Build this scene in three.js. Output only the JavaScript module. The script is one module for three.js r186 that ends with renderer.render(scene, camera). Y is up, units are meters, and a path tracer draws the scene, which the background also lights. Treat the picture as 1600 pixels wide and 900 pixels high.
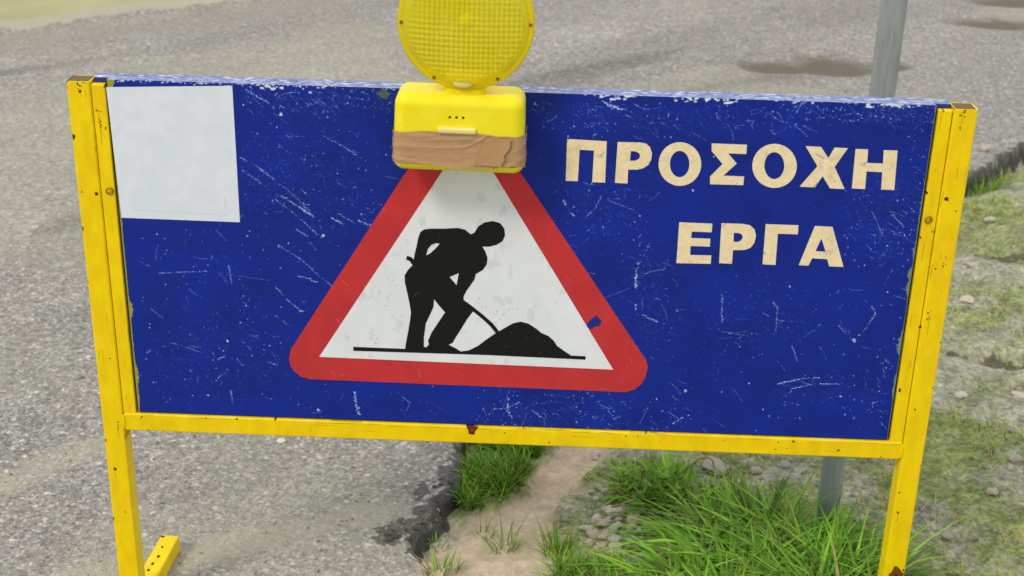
import * as THREE from 'three';
import { RoundedBoxGeometry } from 'three/addons/geometries/RoundedBoxGeometry.js';
import { mergeGeometries } from 'three/addons/utils/BufferGeometryUtils.js';

// ------------------------------------------------------------------ camera, sky, sun, exposure
const scene = new THREE.Scene();
const FOCAL = 2200;                                   // in pixels of the 1600 x 900 photograph
const camera = new THREE.PerspectiveCamera(2 * Math.atan(450 / FOCAL) * 180 / Math.PI, 16 / 9, 0.05, 800);
const CP = new THREE.Vector3(0.0468, 1.3676, 1.7953);
const CX = new THREE.Vector3(0.99907, 0.02205, -0.03704), CY = new THREE.Vector3(-0.03501, 0.91631, -0.39894), CZ = new THREE.Vector3(0.02515, 0.39986, 0.91623);
camera.position.copy(CP); camera.up.copy(CY); camera.lookAt(CP.clone().sub(CZ)); camera.updateMatrixWorld();
camera.focus = 2.02; camera.userData.fStop = 8;

const SUN = new THREE.Vector3(-0.5, 0.78, 0.62).normalize();
{ // overcast sky: brighter overhead, soft cloud texture
  const w = 512, h = 256, d = new Float32Array(w * h * 4);
  const n3 = (x, y, z) => Math.sin(x * 3.1 + Math.sin(y * 2.3 + 1.7) * 1.6) * Math.cos(z * 2.7 + Math.sin(x * 1.9 + 0.4) * 1.3) + 0.5 * Math.sin(x * 7.3 + z * 5.1 + 2 * Math.sin(y * 4.1)) ;
  for (let j = 0; j < h; j++) for (let i = 0; i < w; i++) {
    const el = ((j + 0.5) / h - 0.5) * Math.PI, az = (i + 0.5) / w * 2 * Math.PI;
    const x = Math.cos(el) * Math.cos(az), y = Math.sin(el), z = Math.cos(el) * Math.sin(az);
    const up = Math.max(0, y), c = 1 + 0.07 * n3(x / (0.35 + up), y * 2, z / (0.35 + up));
    const L = (0.54 + 0.52 * up) * c, k = (j * w + i) * 4;
    d[k] = L * 0.985; d[k + 1] = L; d[k + 2] = L * 1.03; d[k + 3] = 1;
  }
  const sky = new THREE.DataTexture(d, w, h, THREE.RGBAFormat, THREE.FloatType);
  sky.mapping = THREE.EquirectangularReflectionMapping; sky.magFilter = sky.minFilter = THREE.LinearFilter; sky.needsUpdate = true;
  scene.background = sky; scene.environment = sky;
}
const sun = new THREE.DirectionalLight(0xfff6ea, 1.4);
sun.position.copy(SUN.clone().multiplyScalar(12)); sun.castShadow = true; sun.shadow.radius = 26;
sun.shadow.mapSize.set(2048, 2048);
Object.assign(sun.shadow.camera, { left: -6, right: 6, top: 6, bottom: -6, near: 0.5, far: 40 });
scene.add(sun, sun.target);
const renderer = new THREE.WebGLRenderer({ antialias: true });
renderer.toneMapping = THREE.LinearToneMapping; renderer.toneMappingExposure = 1.08;
renderer.shadowMap.enabled = true;

// ------------------------------------------------------------------ helpers
let seed = 7;
const rnd = () => { seed = (seed * 1664525 + 1013904223) >>> 0; return seed / 4294967296; };
const rr = (a, b) => a + (b - a) * rnd();
const clamp = (x, a = 0, b = 1) => Math.min(b, Math.max(a, x));
const sstep = (a, b, x) => { const t = clamp((x - a) / (b - a)); return t * t * (3 - 2 * t); };
const hash = (i, j, s = 0) => { let h = Math.imul(i, 374761393) ^ Math.imul(j, 668265263) ^ Math.imul(s + 11, 1274126177); h = Math.imul(h ^ (h >>> 13), 1274126177); h ^= h >>> 16; return (h >>> 0) / 4294967296; };
const vn = (x, y, s = 0) => { const i = Math.floor(x), j = Math.floor(y); let u = x - i, v = y - j; u = u * u * (3 - 2 * u); v = v * v * (3 - 2 * v); const a = hash(i, j, s), b = hash(i + 1, j, s), c = hash(i, j + 1, s), d = hash(i + 1, j + 1, s); return a + (b - a) * u + (c - a) * v + (a - b - c + d) * u * v; };
const fbm = (x, y, s = 0, o = 4) => { let r = 0, a = 0.5, t = 0; for (let k = 0; k < o; k++) { r += a * vn(x, y, s + k); t += a; a *= 0.5; x *= 2.03; y *= 2.03; } return r / t; };
// pixel of the photograph -> direction -> point on a plane of the place
const ray = (px, py) => CX.clone().multiplyScalar((px - 800) / FOCAL).addScaledVector(CY, -(py - 450) / FOCAL).addScaledVector(CZ, -1);
const onZ = (px, py, z) => { const d = ray(px, py); return CP.clone().addScaledVector(d, (z - CP.z) / d.z); };
const onY = (px, py, y = 0) => { const d = ray(px, py); return CP.clone().addScaledVector(d, (y - CP.y) / d.y); };
const taken = new Map();
function numbered(n) { const k = taken.get(n) ?? 0; taken.set(n, k + 1); return k ? n + '_' + String(k).padStart(3, '0') : n; }
function shade(o) { o.castShadow = true; o.receiveShadow = true; return o; }
function tag(o, label, category, group, kind) { o.userData.label = label; if (category) o.userData.category = category; if (group) o.userData.group = group; if (kind) o.userData.kind = kind; return o; }
function thing(name, pos, label, category, group) { const g = new THREE.Group(); g.name = numbered(name); g.position.copy(pos); scene.add(g); return tag(g, label, category, group); }
function part(name, geo, mat, parent, pos) { const m = shade(new THREE.Mesh(geo, mat)); m.name = name; if (pos) m.position.set(...pos); parent.add(m); return m; }
function top(name, geo, mat, label, category, group, kind) { const m = shade(new THREE.Mesh(geo, mat)); m.name = numbered(name); scene.add(m); return tag(m, label, category, group, kind); }
function canvas(w, h) { const c = document.createElement('canvas'); c.width = w; c.height = h; return c; }
function ctex(c, srgb = true) { const t = new THREE.CanvasTexture(c); if (srgb) t.colorSpace = THREE.SRGBColorSpace; t.magFilter = THREE.LinearFilter; t.wrapS = t.wrapT = THREE.ClampToEdgeWrapping; t.needsUpdate = true; return t; }
function planar(geo, x0, y0, w, h) { const p = geo.attributes.position, u = new Float32Array(p.count * 2); for (let i = 0; i < p.count; i++) { u[2 * i] = (p.getX(i) - x0) / w; u[2 * i + 1] = (p.getY(i) - y0) / h; } geo.setAttribute('uv', new THREE.BufferAttribute(u, 2)); return geo; }
const std = (o) => new THREE.MeshStandardMaterial(o);
const satin = (o) => new THREE.MeshPhysicalMaterial({ specularIntensity: 0.4, ...o });
const rgb = (r, g, b) => new THREE.Color().setRGB(r, g, b);

// ------------------------------------------------------------------ ground: heights and surface colours as functions of the place
const EDGE = [[652, 1000], [645, 900], [650, 852], [690, 797], [708, 765], [726, 722], [722, 690]].map(([a, b]) => onY(a, b)).map((p) => [p.z, p.x]);
{ const a = onY(1530, 262), b = onY(1600, 228), l = EDGE[EDGE.length - 1]; EDGE.push([a.z, a.x], [b.z, b.x]); const s = (b.x - l[1]) / (b.z - l[0]); EDGE.push([-300, b.x + s * (-300 - b.z)]); EDGE.unshift([0.6, EDGE[0][1] - 0.02], [300, EDGE[0][1] - 150]); }
function edgeBase(z) { for (let k = 1; k < EDGE.length; k++) if (z >= EDGE[k][0]) { const [z0, x0] = EDGE[k - 1], [z1, x1] = EDGE[k]; return x0 + (x1 - x0) * (z - z0) / (z1 - z0); } return EDGE[EDGE.length - 1][1]; }
let edgeZ = NaN, edgeV = 0;
const edgeX = (z) => { if (z !== edgeZ) { edgeZ = z; edgeV = edgeBase(z) + (fbm(z * 9, 3.3, 5, 4) - 0.5) * 0.07 + (vn(z * 60, 1.2, 9) - 0.5) * 0.012; } return edgeV; };
const Y0 = onY(0, 52), Y1 = onY(360, 4), YD = new THREE.Vector2(Y1.x - Y0.x, Y1.z - Y0.z).normalize();
// distance across the road from the far side's edge line (positive: towards the yard) and along it
const across = (x, z) => (x - Y0.x) * YD.y - (z - Y0.z) * YD.x;
const along = (x, z) => (x - Y0.x) * YD.x + (z - Y0.z) * YD.y;
const yardD = (x, z) => across(x, z) < -0.7 ? across(x, z) : across(x, z) + (fbm(along(x, z) * 3, 8.1, 71, 3) - 0.5) * 0.16;
const blobs = (list) => list.map(([px, py, rx, rz]) => { const p = onY(px, py); return [p.x, p.z, rx, rz]; });
const inBlob = (b, x, z) => { let m = 0; for (const [cx, cz, rx, rz] of b) { const d = Math.hypot((x - cx) / rx, (z - cz) / rz); if (d < 1.6) m = Math.max(m, 1.6 - d); } return m; };
const STAINS = blobs([[1215, 100, 0.12, 0.1], [1300, 100, 0.17, 0.13], [1390, 98, 0.07, 0.07], [1560, 34, 0.18, 0.1], [1585, 2, 0.2, 0.1]]);
const HOLLOWS = blobs([[1572, 397, 0.07, 0.05], [1565, 560, 0.055, 0.03], [1500, 555, 0.03, 0.02], [1496, 432, 0.03, 0.02]]);
const CRUMBS = blobs([[612, 834, 0.028, 0.035], [640, 822, 0.028, 0.04], [672, 800, 0.03, 0.05], [660, 765, 0.012, 0.03], [700, 745, 0.02, 0.05]]);
const GREENS = blobs([[1210, 755, 0.2, 0.16], [1330, 780, 0.16, 0.16], [1500, 690, 0.12, 0.1], [1480, 770, 0.1, 0.09], [1560, 830, 0.12, 0.1], [1470, 850, 0.12, 0.1], [1540, 720, 0.12, 0.1], [1450, 900, 0.14, 0.1], [1540, 480, 0.12, 0.14], [1540, 310, 0.1, 0.09], [770, 735, 0.08, 0.1], [960, 740, 0.05, 0.06]]);
const PATH = [[905, 640], [845, 700], [835, 735], [770, 780], [705, 800], [640, 870], [640, 1000], [880, 1000], [868, 880], [855, 830], [895, 770], [935, 715], [985, 640]].map(([a, b]) => onY(a, b)).map((p) => [p.x, p.z]);
function pathD(x, z) { // signed distance to the path's outline, positive inside
  let ins = false, best = 1e9;
  for (let i = 0, j = PATH.length - 1; i < PATH.length; j = i++) {
    const [xi, zi] = PATH[i], [xj, zj] = PATH[j];
    if ((zi > z) !== (zj > z) && x < (xj - xi) * (z - zi) / (zj - zi) + xi) ins = !ins;
    const dx = xj - xi, dz = zj - zi, t = clamp(((x - xi) * dx + (z - zi) * dz) / (dx * dx + dz * dz)), d = Math.hypot(x - xi - t * dx, z - zi - t * dz);
    if (d < best) best = d;
  }
  return (ins ? 1 : -1) * best;
}
const pathM = (x, z) => (x < -0.4 || x > 0.6 || z < -0.95 || z > 0.6) ? 0 : sstep(-0.008, 0.014, pathD(x, z) + (fbm(x * 20, z * 20, 33, 4) - 0.5) * 0.09);
// the broken lip of the asphalt runs out towards the front, where dirt lies level with it
const LIP0 = onY(650, 885).z, LIP1 = onY(670, 835).z;
const lip = (z) => sstep(LIP0, LIP1, z);
function heightAt(x, z) {
  const far = sstep(30, 8, Math.hypot(x, z)), e = x - edgeX(z), yd = yardD(x, z);
  const road = (fbm(x * 1.1, z * 1.1, 21, 3) - 0.5) * 0.02 * far * sstep(0.15, 0.8, Math.hypot(x + 0.58, z)) + (fbm(x * 14, z * 14, 25, 2) - 0.5) * 0.005 * far - 0.02 * clamp(inBlob(STAINS, x, z) * 1.2);
  if (yd > -0.03) return road + sstep(-0.012, 0.012, yd) * (0.035 + 0.02 * (fbm(x * 3, z * 3, 41, 3) - 0.5));
  const settle = sstep(0.1, 0.5, Math.hypot(x - 0.585, z));
  const verge = (-0.034 + 0.034 * sstep(0.02, 0.45, e)) * (0.15 + 0.85 * lip(z)) + ((fbm(x * 3.2, z * 3.2, 31, 4) - 0.5) * 0.07 + (fbm(x * 18, z * 18, 35, 3) - 0.5) * 0.02) * far * settle * sstep(0, 0.1, e) - 0.03 * clamp(inBlob(HOLLOWS, x, z)) - (0.003 + 0.011 * lip(z)) * pathM(x, z) - 0.04 * sstep(0.17, 0.03, e) * sstep(-1.4, -1.9, z) * far;
  return road + (verge - road) * sstep(-0.006, 0.009, e + (vn(x * 45, z * 45, 37) - 0.5) * 0.014);
}
const cell = { id: 0, f1: 0, f2: 0 };
function worley(x, z, s) { const i = Math.floor(x), j = Math.floor(z); let f1 = 9, f2 = 9, id = 0; for (let a = -1; a < 2; a++) for (let b = -1; b < 2; b++) { const h = hash(i + a, j + b, s), cx = i + a + 0.15 + 0.7 * h, cz = j + b + 0.15 + 0.7 * hash(i + a, j + b, s + 1), d = (cx - x) * (cx - x) + (cz - z) * (cz - z); if (d < f1) { f2 = f1; f1 = d; id = h; } else if (d < f2) f2 = d; } cell.id = id; cell.f1 = Math.sqrt(f1); cell.f2 = Math.sqrt(f2); }
const DUST = [[[-20, 770], [60, 725], [170, 690]], [[250, 880], [330, 860], [440, 835], [520, 815], [600, 800]], [[120, 905], [260, 880]]].map((l) => l.map(([a, b]) => onY(a, b)));
function dustAt(x, z) {
  let m = 0;
  if (z > -0.9 && x < 0) for (const l of DUST) for (let k = 1; k < l.length; k++) { const a = l[k - 1], b = l[k], dx = b.x - a.x, dz = b.z - a.z, t = clamp(((x - a.x) * dx + (z - a.z) * dz) / (dx * dx + dz * dz)), d = Math.hypot(x - a.x - t * dx, z - a.z - t * dz); if (d < 0.09) m = Math.max(m, sstep(0.06, 0.012, d + (fbm(x * 20, z * 20, 61, 3) - 0.5) * 0.05)); }
  return m * 0.75;
}
const out = [0, 0, 0, 0];
const mixc = (c, r, g, b, t) => { c[0] += (r - c[0]) * t; c[1] += (g - c[1]) * t; c[2] += (b - c[2]) * t; };
function surface(x, z) { // sRGB 0..255 and height 0..1 of the surface's grain
  const e = x - edgeX(z), yd = yardD(x, z);
  const slow = fbm(x * 2.2, z * 2.2, 81, 3) - 0.5, fine = hash(Math.floor(x * 871.7 + z * 297.3), Math.floor(z * 883.1 - x * 311.9), 3) - 0.5;
  if (yd > 0) { // pale sandy yard beyond the road
    const n = fbm(x * 7, z * 7, 83, 4) - 0.5, k = 1 + 0.12 * n + 0.06 * fine + 0.1 * slow;
    out[0] = 168 * k; out[1] = 164 * k; out[2] = 122 * k; out[3] = 0.5 + n * 0.4;
    mixc(out, 176, 172, 160, 0.7 * sstep(0.1, 0.02, yd)); return out;
  }
  if (e < 0) { // worn asphalt: pale aggregate in a dark binder
    const wx = x + (vn(x * 120, z * 120, 141) - 0.5) * 0.006, wz = z + (vn(x * 120, z * 120, 143) - 0.5) * 0.006;
    const worn = fbm(x * 5, z * 5, 87, 3), bind = vn(x * 240, z * 240, 145) - 0.5, mid = fbm(x * 95, z * 95, 147, 2) - 0.5;
    let v = 124 + 26 * bind + 44 * mid, hh = 0.25 + 0.2 * bind, warm = 0;
    worley(wx * 165, wz * 165, 105); { const r1 = 0.26 + 0.3 * hash(Math.round(cell.id * 9973), 3, 5), m = sstep(r1 + 0.2, r1 - 0.2, cell.f1), t = hash(Math.round(cell.id * 6007), 4, 5); v += m * (4 + 64 * (t - 0.35)); hh += m * (0.12 + 0.14 * t); warm += m * (t - 0.5); }
    worley(wx * 88, wz * 88, 101); { const r1 = 0.14 + 0.34 * hash(Math.round(cell.id * 9973), 3, 6), t = hash(Math.round(cell.id * 6007), 9, 5), m = sstep(r1 + 0.2, r1 - 0.18, cell.f1) * (0.45 + 0.55 * worn); v += m * (-16 + 88 * t * t); hh += m * (0.15 + 0.3 * t); warm += m * (hash(Math.round(cell.id * 7919), 7, 9) - 0.5); }
    v = v * (1 + 0.14 * slow) + 12 * fine + 6;
    out[0] = v + 7 * warm + 4; out[1] = v; out[2] = v - 7 * warm - 6; out[3] = clamp(hh);
    // drawn-out tyre and run-off streaks along the road
    const a = along(x, z), c = across(x, z), st = fbm(c * 5, a * 0.5, 91, 4) - 0.5, dk = sstep(0.62, 0.75, fbm(c * 3.4 + 4, a * 0.55, 95, 3));
    const kk = 1 + sstep(-0.7, -1.3, e) * (0.18 * st - 0.16 * dk); out[0] *= kk; out[1] *= kk; out[2] *= kk;
    const ed = sstep(0.55, 0.15, -yd) * 0.35; mixc(out, 150, 146, 122, ed * (0.4 + fbm(x * 6, z * 6, 97, 3)));
    mixc(out, 180, 172, 150, dustAt(x, z) * (0.75 + 0.5 * fine)); mixc(out, 168, 166, 140, 0.35 * sstep(0.5, 0.72, fbm(x * 1.3 + 7, z * 1.3, 99, 4)));
    const s = inBlob(STAINS, x, z); if (s > 0) mixc(out, 96, 88, 74, sstep(0.1, 1.0, s + (fbm(x * 9, z * 9, 103, 4) - 0.5) * 1.1) * 0.85);
    const cr = inBlob(CRUMBS, x, z); if (cr > 0) mixc(out, 62, 60, 55, sstep(0.6, 0.75, cr + (fbm(x * 70, z * 70, 107, 4) - 0.5) * 1.8) * 0.6);
    mixc(out, 74, 71, 66, 0.7 * (lip(z) > fbm(x * 30, z * 30, 149, 2) ? 1 : 0) * sstep(-0.016, -0.01, e + (fbm(x * 60, z * 60, 109, 3) - 0.5) * 0.05));
    return out;
  }
  // verge: trodden soil with small stones, moss and dry grass
  worley(x * 62, z * 62, 121); const peb = cell.id > 0.52 ? sstep(0.52, 0.36, cell.f1) * sstep(0.05, 0.2, cell.f2 - cell.f1) : 0, tone = cell.id;
  const n = fbm(x * 11, z * 11, 123, 4) - 0.5, n2 = fbm(x * 45, z * 45, 127, 3) - 0.5, k = 1 + 0.32 * n + 0.4 * n2;
  out[0] = 152 * k; out[1] = 151 * k; out[2] = 131 * k; out[3] = 0.4 + n2 * 0.5;
  let gr = clamp(inBlob(GREENS, x, z) * 0.9) * sstep(0.34, 0.52, fbm(x * 17, z * 17, 131, 5)) + 0.75 * sstep(0.4, 0.62, fbm(x * 4.5, z * 4.5, 133, 4));
  mixc(out, 118 + 70 * n2, 130 + 70 * n2, 66 + 50 * n2, clamp(gr) * 0.85);
  { const gn = fbm(x * 150, z * 150, 137, 2) - 0.5, q = 1 + 0.5 * gn + 0.14 * fine; out[0] *= q; out[1] *= q; out[2] *= q; out[3] += gn * 0.6; }
  const pm = pathM(x, z);
  if (pm > 0) { const gn = fbm(x * 130, z * 130, 139, 2) - 0.5, q = 1 + 0.16 * n + 0.18 * n2 + 0.08 * fine + 0.16 * gn; mixc(out, 186 * q, 167 * q, 141 * q, pm); out[3] += (0.45 + n2 * 0.4 - out[3]) * pm; }
  const pw = peb * (1 - 0.93 * pm); mixc(out, 150 + 75 * (tone - 0.6), 145 + 75 * (tone - 0.6), 122 + 80 * (tone - 0.6), pw * 0.4); out[3] += pw * 0.35;
  if (e < 0.016 && lip(z) > fbm(x * 30, z * 30, 149, 2)) { const w = sstep(0.016, 0.012, e + n2 * 0.012); mixc(out, 64 + 60 * n2, 61 + 58 * n2, 56 + 52 * n2, 0.9 * w); }
  const ho = inBlob(HOLLOWS, x, z); if (ho > 0) mixc(out, 82, 76, 60, 0.8 * sstep(0.5, 0.75, ho + n2 * 1.6));
  return out;
}
function zoneMaterial(x0, x1, z0, z1, res, bump) {
  const col = new Uint8Array(res * res * 4), hgt = new Uint8Array(res * res);
  for (let j = 0; j < res; j++) for (let i = 0; i < res; i++) {
    const s = surface(x0 + (x1 - x0) * (i + 0.5) / res, z0 + (z1 - z0) * (j + 0.5) / res), k = j * res + i;
    col[4 * k] = clamp(s[0], 0, 255); col[4 * k + 1] = clamp(s[1], 0, 255); col[4 * k + 2] = clamp(s[2], 0, 255); col[4 * k + 3] = 255; hgt[k] = clamp(s[3] * 255, 0, 255);
  }
  const map = new THREE.DataTexture(col, res, res, THREE.RGBAFormat); map.colorSpace = THREE.SRGBColorSpace;
  const bm = new THREE.DataTexture(hgt, res, res, THREE.RedFormat);
  for (const t of [map, bm]) { t.magFilter = t.minFilter = THREE.LinearFilter; t.wrapS = t.wrapT = THREE.MirroredRepeatWrapping; t.needsUpdate = true; }
  return std({ map, bumpMap: bm, bumpScale: bump, roughness: 0.93 });
}
const ZN = [-1.3, 1.5, -2.05, 0.6], ZF = [-3.6, 3.6, -8.6, -2.05];
const zoneMats = [zoneMaterial(...ZN, 2048, 0.005), zoneMaterial(...ZF, 1536, 0.004)];
{
  const xs = [], zs = [];
  const run = (a, list, v) => { let p = v; a.push(p); for (const [to, st, gr] of list) { let s = st; while (p < to - 1e-6) { p = Math.min(to, p + s); a.push(p); if (gr) s *= gr; } } };
  const neg = []; run(neg, [[1.3, 0.02], [3.6, 0.06], [200, 0.1, 1.35]], 0.4); neg.reverse().forEach((v) => xs.push(-v)); xs.pop();
  run(xs, [[1.5, 0.01], [2.1, 0.015], [3.6, 0.05], [200, 0.1, 1.35]], -0.4);
  const zneg = []; run(zneg, [[2.05, 0.015], [3.2, 0.02], [8.6, 0.05], [200, 0.2, 1.35]], 0.9); zneg.reverse().forEach((v) => zs.push(-v)); zs.pop();
  run(zs, [[0.3, 0.01], [0.6, 0.02], [200, 0.1, 1.3]], -0.9);
  const nx = xs.length, nz = zs.length, H = new Float32Array(nx * nz), N = new Float32Array(nx * nz * 3);
  for (let j = 0; j < nz; j++) for (let i = 0; i < nx; i++) H[j * nx + i] = heightAt(xs[i], zs[j]);
  for (let j = 0; j < nz; j++) for (let i = 0; i < nx; i++) {
    const a = Math.max(0, i - 1), b = Math.min(nx - 1, i + 1), c = Math.max(0, j - 1), d = Math.min(nz - 1, j + 1);
    const v = new THREE.Vector3(-(H[j * nx + b] - H[j * nx + a]) / (xs[b] - xs[a]), 1, -(H[d * nx + i] - H[c * nx + i]) / (zs[d] - zs[c])).normalize();
    v.toArray(N, (j * nx + i) * 3);
  }
  const parts = new Map();
  for (let j = 0; j < nz - 1; j++) for (let i = 0; i < nx - 1; i++) {
    const x = (xs[i] + xs[i + 1]) / 2, z = (zs[j] + zs[j + 1]) / 2;
    const kind = yardD(x, z) > 0 ? 'sandy_yard' : x < edgeX(z) ? 'road' : pathM(x, z) > 0.5 ? 'dirt_path' : 'verge';
    const zone = x > ZN[0] && x < ZN[1] && z > ZN[2] && z < ZN[3] ? 0 : 1;
    if (!parts.has(kind)) parts.set(kind, [[], []]);
    parts.get(kind)[zone].push(j * nx + i);
  }
  for (const [kind, zones] of parts) {
    const pos = [], nor = [], uv = [], idx = [], g = new THREE.BufferGeometry();
    zones.forEach((cells, zone) => {
      const seen = new Map(), start = idx.length, Z = zone ? ZF : ZN;
      const vert = (k) => { if (!seen.has(k)) { const i = k % nx, j = (k - i) / nx; seen.set(k, pos.length / 3); pos.push(xs[i], H[k], zs[j]); nor.push(N[3 * k], N[3 * k + 1], N[3 * k + 2]); uv.push((xs[i] - Z[0]) / (Z[1] - Z[0]), (zs[j] - Z[2]) / (Z[3] - Z[2])); } return seen.get(k); };
      for (const k of cells) { const a = vert(k), b = vert(k + 1), c = vert(k + nx), d = vert(k + nx + 1); idx.push(a, c, b, b, c, d); }
      if (idx.length > start) g.addGroup(start, idx.length - start, zone);
    });
    g.setAttribute('position', new THREE.Float32BufferAttribute(pos, 3)); g.setAttribute('normal', new THREE.Float32BufferAttribute(nor, 3)); g.setAttribute('uv', new THREE.Float32BufferAttribute(uv, 2)); g.setIndex(idx);
    const L = { road: ['worn pale grey asphalt road with a crumbling edge', 'road'], verge: ['stony verge with moss and thin grass beside the asphalt', 'verge'], dirt_path: ['bare beige trodden dirt between asphalt edge and lush grass', 'path'], sandy_yard: ['pale yellowish sandy ground across the road', 'ground'] }[kind];
    top(kind, g, zoneMats, L[0], L[1], undefined, 'structure');
  }
}

// ------------------------------------------------------------------ the barrier: yellow frame, blue panel, warning triangle, lettering
const TOP = 0.86, HALF = 0.6, PW = 0.0315, SW = 0.0185, BARY = TOP - 0.5266, BARH = 0.0285;
const PX0 = -HALF + PW + SW + 0.004, PX1 = -PX0, PY0 = BARY + BARH + 0.0015, PY1 = TOP + 0.0035, PZ = -0.004;
const PWID = PX1 - PX0, PHGT = PY1 - PY0;
const barrier = thing('roadworks_barrier', new THREE.Vector3(0, 0, 0), 'scratched blue roadworks board in a yellow steel frame beside the asphalt edge', 'barrier');

// yellow enamel, one canvas for each side of the frame and one for the crossbar
function yellowCanvas(w, h, s) {
  const c = canvas(w, h), x = c.getContext('2d'), im = x.createImageData(w, h), d = im.data;
  for (let j = 0; j < h; j++) for (let i = 0; i < w; i++) {
    const n = fbm(i / 26, j / 60, s, 4) - 0.5, f = hash(i, j, s) - 0.5, w2 = sstep(0.6, 0.75, fbm(i / 14, j / 40, s + 9, 3)), k = 4 * (j * w + i), v = 1 + 0.09 * n + 0.05 * f;
    d[k] = 242 * v + 8 * w2; d[k + 1] = 209 * v + 10 * n - 3 * w2; d[k + 2] = 2 + 16 * w2; d[k + 3] = 255;
  }
  x.putImageData(im, 0, 0); return c;
}
function blot(x, cx, cy, r, col, n = 14, sq = 1) { x.fillStyle = col; x.beginPath(); for (let k = 0; k < n; k++) { const a = k / n * 6.283, q = r * rr(0.65, 1.25); const X = cx + Math.cos(a) * q, Y = cy + Math.sin(a) * q * sq; k ? x.lineTo(X, Y) : x.moveTo(X, Y); } x.closePath(); x.fill(); }
const SIDEW = 0.056, SIDEH = 0.9;
function sideMaterial(sx) {
  const W = 128, H = 2048, c = yellowCanvas(W, H, sx > 0 ? 300 : 340), x = c.getContext('2d');
  const x0 = sx > 0 ? HALF - SIDEW + 0.003 : -HALF - 0.003;
  const at = (px, py) => { const p = onZ(px, py, 0); return [(p.x - x0) / SIDEW * W, (1 - p.y / SIDEH) * H]; };
  const spots = sx < 0 ? [[115, 213, 3], [151, 303, 3.2], [125, 143, 2.6], [180, 733, 3.2], [140, 470, 1.6], [172, 560, 1.4], [128, 300, 1.2], [196, 800, 1.3]] : [[1479, 311, 3.6], [1438, 512, 2.6], [1500, 200, 1.4], [1462, 420, 1.4], [1430, 640, 1.6], [1405, 770, 1.6], [1494, 330, 1.2]];
  for (const [px, py, r] of spots) { const [u, v] = at(px, py); blot(x, u, v, r * 2.1, '#8a5a12'); blot(x, u, v, r * 1.4, '#3f2410'); }
  if (sx > 0) { const [u, v] = at(1398, 894); blot(x, u + 6, v + 60, 34, '#7a4614', 24, 2.1); blot(x, u + 8, v + 60, 28, '#4a2413', 24, 2.1); }
  else { const [u, v] = at(200, 905); blot(x, u, v + 70, 24, '#7a4614', 24, 1.6); }
  // grimy hairlines down the joint, chipped edges
  for (let k = 0; k < 46; k++) { const u = rr(0, W), v = rr(0, H); x.strokeStyle = rnd() < 0.5 ? 'rgba(120,84,10,0.5)' : 'rgba(250,225,90,0.45)'; x.lineWidth = rr(0.8, 2); x.beginPath(); x.moveTo(u, v); x.lineTo(u + rr(-4, 4), v + rr(10, 70)); x.stroke(); }
  for (let k = 0; k < 16; k++) blot(x, rnd() < 0.5 ? rr(0, 14) : rr(W - 16, W), rr(0, H), rr(1.5, 4), '#5a3a10', 9, 2.2);
  for (let k = 0; k < 9; k++) { const u = rr(0, W), v = k < 4 ? (1 - TOP / SIDEH) * H + rr(0, 14) : rr(100, H), n = 3 + rnd() * 5; for (let i = 0; i < n; i++) blot(x, u + rr(-7, 7), v + rr(-16, 16), rr(0.8, 3), ['#6a3c14', '#8c5a18', '#4a2c14', '#b8963a'][i % 4], 8, rr(0.8, 1.8)); x.strokeStyle = 'rgba(128,72,16,0.35)'; x.lineWidth = rr(1, 3); x.beginPath(); x.moveTo(u, v); x.lineTo(u + rr(-2, 2), v + rr(20, 80)); x.stroke(); }
  return [satin({ map: ctex(c), roughness: 0.45, bumpMap: ctex(c, false), bumpScale: 0.0004 }), x0];
}
function tube(w, d, len, t = 0.0025) { // hollow square tube standing on y = 0
  const r = 0.0035, s = new THREE.Shape(), rect = (p, a, b, q) => { p.moveTo(-a + q, -b); p.lineTo(a - q, -b); p.quadraticCurveTo(a, -b, a, -b + q); p.lineTo(a, b - q); p.quadraticCurveTo(a, b, a - q, b); p.lineTo(-a + q, b); p.quadraticCurveTo(-a, b, -a, b - q); p.lineTo(-a, -b + q); p.quadraticCurveTo(-a, -b, -a + q, -b); return p; };
  rect(s, w / 2, d / 2, r); s.holes.push(rect(new THREE.Path(), w / 2 - t, d / 2 - t, 0.002));
  const g = new THREE.ExtrudeGeometry(s, { depth: len, bevelEnabled: false, curveSegments: 4 }); g.rotateX(-Math.PI / 2); return g;
}
const yellowPlain = (() => { const t = ctex(yellowCanvas(256, 512, 377)); t.wrapS = t.wrapT = THREE.RepeatWrapping; return satin({ map: t, roughness: 0.45 }); })();
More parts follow.
